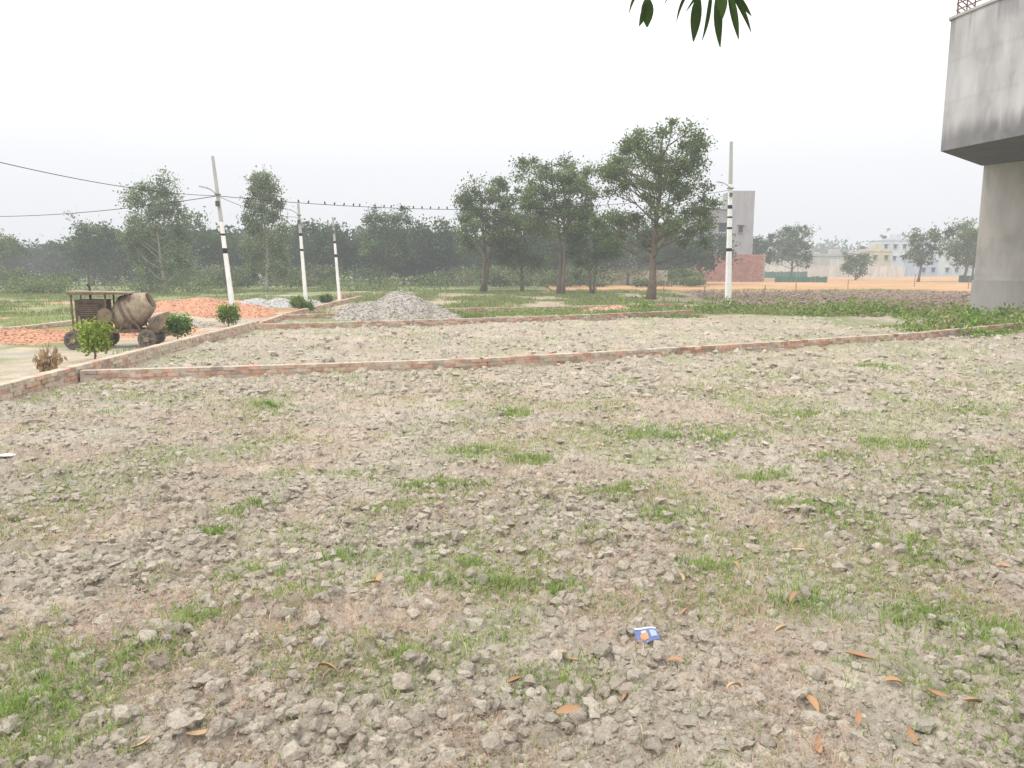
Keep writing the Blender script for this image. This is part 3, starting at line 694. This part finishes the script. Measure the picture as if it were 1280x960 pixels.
# ------------------------------------------------------------------ distant grey building
gb=empty("concrete_building")
def facade(A,x0,x1,y0,y1,z1,col,wins=(),wc=(.07,.075,.085)):
    xs=sorted({x0,x1}|{w[0] for w in wins}|{w[1] for w in wins});zs=sorted({-.2,z1}|{w[2] for w in wins}|{w[3] for w in wins})
    for a,b in zip(xs[:-1],xs[1:]):
        for c,d in zip(zs[:-1],zs[1:]):
            if any(w[0]<=a and b<=w[1] and w[2]<=c and d<=w[3] for w in wins):
                A.box(((a+b)/2,y0+.45,(c+d)/2),(b-a,.05,d-c),wc);continue
            V=[(a,y0,c),(b,y0,c),(b,y0,d),(a,y0,d)];A.add(V,[[(0,1,2,3)]],col)
    for w in wins:
        a,b,c,d=w
        A.add([(a,y0,c),(a,y0+.43,c),(a,y0+.43,d),(a,y0,d)],[[(0,1,2,3)]],col);A.add([(b,y0,c),(b,y0+.43,c),(b,y0+.43,d),(b,y0,d)],[[(3,2,1,0)]],col)
        A.add([(a,y0,c),(b,y0,c),(b,y0+.43,c),(a,y0+.43,c)],[[(0,1,2,3)]],col);A.add([(a,y0,d),(b,y0,d),(b,y0+.43,d),(a,y0+.43,d)],[[(3,2,1,0)]],col)
        A.box(((a+b)/2,y0-.10,c-.05),(b-a+.3,.25,.08),np.array(col)*1.05)
        A.box(((a+b)/2,y0-.2,d+.1),(b-a+.5,.5,.08),np.array(col)*1.02)
    A.add([(x0,y0,-.2),(x0,y1,-.2),(x0,y1,z1),(x0,y0,z1)],[[(3,2,1,0)]],col);A.add([(x1,y0,-.2),(x1,y1,-.2),(x1,y1,z1),(x1,y0,z1)],[[(0,1,2,3)]],col)
    A.add([(x0,y1,-.2),(x1,y1,-.2),(x1,y1,z1),(x0,y1,z1)],[[(3,2,1,0)]],col);A.add([(x0,y0,z1),(x1,y0,z1),(x1,y1,z1),(x0,y1,z1)],[[(0,1,2,3)]],col)
CG=(.31,.31,.315)
A=Acc();facade(A,31.3,39.9,131,141,11.9,CG,[(32.3,33.6,8.6,10.6),(32.3,33.6,5.2,7.2),(34.6,35.9,8.2,9.6),(34.6,35.9,5.2,7.)]);A.build("main_block",M_plaster,False,gb)
A=Acc();facade(A,36.4,40.1,130,136,14.8,(.33,.33,.34),[(37.6,38.4,8.0,9.2)]);A.build("stair_tower",M_plaster,False,gb)
A=Acc();facade(A,19.4,31.2,130.5,141,6.9,CG,[(21,22.2,2.,3.6),(26.8,28,2.,3.6)]);A.build("low_wing",M_plaster,False,gb)
A=Acc()
for (a0,a1,yy,z) in((31.2,40.,130.8,12.0),(19.2,31.3,130.3,7.)):A.box(((a0+a1)/2,yy,z),(a1-a0,.3,.22),(.40,.40,.40))
for z in(4.8,8.0):A.box((33.8,130.85,z),(5.1,.3,.18),(.40,.40,.40))
for xk in(32,34,36,38.,39.8): A.box((xk,131.2,12.6),(.15,.15,.9),(.3,.3,.3))
A.build("slab_edges",M_plaster,False,gb)
A=Acc()
for c in range(14):
    for k in range(23):
        A.box((28.6+.5*k+.25*(c%2),124,.15+.31*c),(.48,.3,.295),np.array([.35,.18,.14])*R.uniform(.8,1.15))
A.box((34.4,124.03,2.1),(11.9,.24,4.3),(.36,.28,.23));A.build("brick_compound_wall",M_brick)
A=Acc()
for k in range(16):
    A.box((-3+k*1.5,101,.95),(1.47,.15,1.9),np.array([.50,.46,.33])*R.uniform(.9,1.05));A.box((-3.75+k*1.5,101,1.02),(.16,.24,2.1),(.46,.41,.30))
A.build("yellow_compound_wall",M_plaster)
A=Acc()
for k in range(18):
    A.box((57+k*2,182,1.3),(1.96,.2,2.6),np.array([.55,.52,.47])*R.uniform(.85,1.08));A.box((56+k*2,182,1.4),(.3,.35,2.9),(.5,.47,.42))
A.build("white_compound_wall",M_plaster)
def vill(name,u,D,wd,h,col,fl=1):
    x=(u-640)/960*D;e=empty(name);A=Acc();wins=[];n=max(2,int(wd/2.6))
    for f in range(fl):
        zb=f*(h/fl)
        for k in range(n):
            cx=x-wd/2+(k+.5)*wd/n;wins.append((cx-.5,cx+.5,zb+1.1,zb+2.3))
    facade(A,x-wd/2,x+wd/2,D,D+8,h,col,wins);A.build("walls",M_plaster,False,e)
    A=Acc();A.box((x,D-.1,h+.3),(wd+.3,.2,.6),np.array(col)*1.05);A.box((x,D+4,h+.05),(wd+.3,8.2,.1),(.4,.4,.4));
    A.box((x+wd*.2,D+4,h+1),(2.4,2.4,1.9),col);lathe(A,[(.01,0),(.6,0),(.6,1.1),(.5,1.3),(.01,1.35)],(x-wd*.25,D+3,h+.2),(0,0,1),(.05,.05,.05),12);A.build("roof",M_plaster,False,e)
vill("yellow_house",1088,210,9,6.6,(.50,.46,.31),2);vill("white_house",1112,225,8,10.0,(.54,.56,.59),3);vill("white_house",950,190,6,6,(.50,.47,.37),2)
vill("village_house",1030,215,16,5.5,(.42,.39,.34),1);vill("village_house",1065,200,7,4.8,(.46,.44,.42),1);vill("village_house",1165,230,12,5.2,(.42,.36,.31),1)
vill("village_house",1000,230,9,6.2,(.46,.46,.43),2);vill("blue_house",1155,200,5,4,(.37,.43,.51),1);vill("white_house",1190,215,8,6.4,(.54,.54,.55),2)
A=Acc()
for (x0,x1,yy,h) in((52,64,168,1.4),(68,84,118,1.1),(40,48,118,.9)):
    k=int((x1-x0)/.6)
    for i in range(k):
        xx_=x0+(x1-x0)*(i+.5)/k;A.box((xx_,yy+.1*math.sin(i),h/2),((x1-x0)/k*.99,.02,h+.15*math.sin(i*2.1)),(.09,.20,.15),.08*math.sin(i*1.7))
A.build("green_netting_fence",M_leaf)
A=Acc()
for u,v,h in((995,366,1.1),(1143,359,1.5),(955,372,.9),(1060,362,1.),(830,383,1.1),(880,376,1.),(745,372,1.),(1210,362,1.2),(630,376,1.)):
    xx_,yy=sight(u,v);A.tube([(xx_,yy,-.1),(xx_+R.uniform(-.04,.04),yy,h*.5),(xx_+R.uniform(-.08,.08),yy,h)],[.045,.04,.035],(.25,.2,.15),6)
A.build("field_posts",M_bark)
# ------------------------------------------------------------------ litter
def leafmesh(A,c,ln,wd,ang,curl,pitch,col,fold=.25,roll=0):
    n=8;t=np.linspace(0,1,n);w_=wd*np.sin(math.pi*np.clip(t,.02,.98)**.85)**.8/2
    th=pitch+curl*(t-.5);dx=np.cumsum(np.cos(th))*ln/n;dz=np.cumsum(np.sin(th))*ln/n
    V=[]
    for i in range(n):
        nx_,nz_=-math.sin(th[i]),math.cos(th[i])
        for s in(-1,0,1):
            k=abs(s)*w_[i]*fold+s*w_[i]*math.sin(roll)
            V.append((dx[i]+nx_*k,s*w_[i]*math.cos(roll),dz[i]+nz_*k))
    V=np.array(V);W=V.copy();W[:,0]=V[:,0]*math.cos(ang)-V[:,1]*math.sin(ang);W[:,1]=V[:,0]*math.sin(ang)+V[:,1]*math.cos(ang)
    F=[(i*3+k,i*3+k+1,i*3+k+4,i*3+k+3) for i in range(n-1) for k in range(2)]
    A.add(W+np.array(c),[F],col)
A=Acc()
LV=[(1025,900),(1100,868),(1050,825),(1010,697),(830,838),(632,865),(470,745),(1190,885),(1150,938),(1072,930),(690,917),(228,937),(1025,952),(965,803),(985,770),(855,737),(712,822),(775,885),(562,657),(1230,893),(155,955),(395,850),(1130,905),(960,672),(740,828),(905,880),(480,742),(1040,860),(1240,720),(370,690),(850,780),(925,720)]
LCc=[(.42,.25,.13),(.48,.33,.19),(.38,.22,.12),(.50,.36,.22),(.44,.28,.17)]
for u,v in LV:
    x_,y_=sight(u,v);z_=float(Hgt(np.array([x_]),np.array([y_]))[0])
    leafmesh(A,(x_,y_,z_+.035),random.uniform(.11,.18),random.uniform(.028,.042),random.uniform(-.6,.6)+random.choice([0,3.14,1.2]),random.uniform(-2.0,2.2),random.uniform(-.1,.3),LCc[random.randrange(5)],random.uniform(.5,1.3),random.uniform(-.6,.6))
A.build("fallen_leaves",M_paper,True)
pk=empty("snack_packet");px,py=sight(808,803);pz=float(Hgt(np.array([px]),np.array([py]))[0])+.06
def patch(nm,u0,u1,v0,v1,off,col):
    A=Acc();nu=8;s,t=np.meshgrid(np.linspace(u0,u1,nu),np.linspace(v0,v1,5))
    zz=off+.006*np.sin(s*40)+.008*np.cos(t*30+s*20)
    a=.12;X_=s*math.cos(a)-t*math.sin(a);Y_=s*math.sin(a)+t*math.cos(a)
    V=np.stack([px+X_,py+Y_*.9,pz+zz+Y_*.45],-1).reshape(-1,3)
    i=(np.arange(4)[:,None]*nu+np.arange(nu-1)[None]).ravel();A.add(V,[np.stack([i,i+1,i+nu+1,i+nu],-1)],col);A.build(nm,M_paper,True,pk)
patch("film",-.068,.068,-.050,.050,0,(.12,.17,.35));patch("orange_panel",-.04,.006,-.035,.0,.003,(.58,.30,.16));patch("pale_band",-.066,.066,.033,.049,.003,(.50,.55,.66));patch("light_panel",.02,.058,-.03,.02,.003,(.34,.41,.60));patch("skin_panel",-.03,.0,.003,.022,.003,(.64,.46,.37))
A=Acc()
for u,v,s in((8,577,.16),(1215,464,.16)):
    x_,y_=sight(u,v);z_=float(Hgt(np.array([x_]),np.array([y_]))[0])
    leafmesh(A,(x_-s*.8,y_,z_+.06),s*1.5,s*.9,.1,.5,-.05,(.7,.7,.7),.2)
A.build("paper_scraps",M_paper,True)
# ------------------------------------------------------------------ overhanging mango tree (trunk stands right of and behind the viewer)
mt=empty("mango_tree")
A=Acc()
A.tube([(5.2,-1.6,-.1),(5.15,-1.5,1.2),(5.0,-1.3,2.6),(4.8,-1.1,4.0),(4.7,-.9,5.4)],[.34,.26,.23,.19,.13],(.14,.11,.08),12)
A.tube([(4.95,-1.25,2.9),(4.0,.3,4.3),(2.9,1.8,4.9),(1.8,3.0,4.6),(1.0,3.75,4.0),(.88,3.85,3.52)],[.14,.10,.075,.05,.025,.010],(.14,.11,.08),8)
A.tube([(1.0,3.75,4.0),(.75,3.8,3.7),(.66,3.85,3.46)],[.014,.010,.006],(.12,.16,.06),6)
A.tube([(1.0,3.75,4.0),(1.0,3.85,3.7),(.97,3.88,3.50)],[.014,.010,.006],(.12,.16,.06),6)
A.build("trunk_and_limbs",M_bark,True,mt)
A=Acc()
def hang(px,pz,ln,tilt,az_,y_=3.86):
    leafmesh(A,(px,y_+random.uniform(-.04,.04),pz),ln,.060,az_,random.uniform(-.6,.6),-math.pi/2+tilt,(.055,.095,.03),.35)
for (px,pz,ln,tl,az_) in((.64,3.49,.15,.25,1.3),(.66,3.48,.14,.45,2.4),(.62,3.51,.14,.5,3.0),(.86,3.52,.19,.45,2.9),(.89,3.52,.24,.15,1.9),(.93,3.53,.27,.12,2.6),(.98,3.54,.29,.10,.5),(1.0,3.52,.26,.30,.3),(1.02,3.52,.24,.55,.0),(.92,3.54,.19,.6,3.2),(.97,3.54,.2,.3,-1.4),(1.0,3.54,.21,.85,.2),(.83,3.54,.15,.8,3.1),(.86,3.55,.14,1.1,3.1)): hang(px,pz,ln,tl,az_)
for i in range(90):
    t=random.random();base=np.array([1.0,3.75,4.1])*(1-t)+np.array([3.2,1.6,4.95])*t
    leafmesh(A,tuple(base+np.array([random.gauss(0,.25),random.gauss(0,.25),random.gauss(.2,.13)])),random.uniform(.14,.22),.05,random.random()*6.28,.4,-random.uniform(.2,1.2),(.04,.08,.02),.3)
for i in range(900):
    d=np.array([random.gauss(0,1.2),random.gauss(0,1.0),random.gauss(0,.7)]);p=np.array([5.,-1.2,5.8])+d
    leafmesh(A,tuple(p),.2,.055,random.random()*6.28,.4,-random.uniform(.2,1.2),(.04,.08,.02),.3)
A.build("mango_leaves",M_leaf,True,mt)
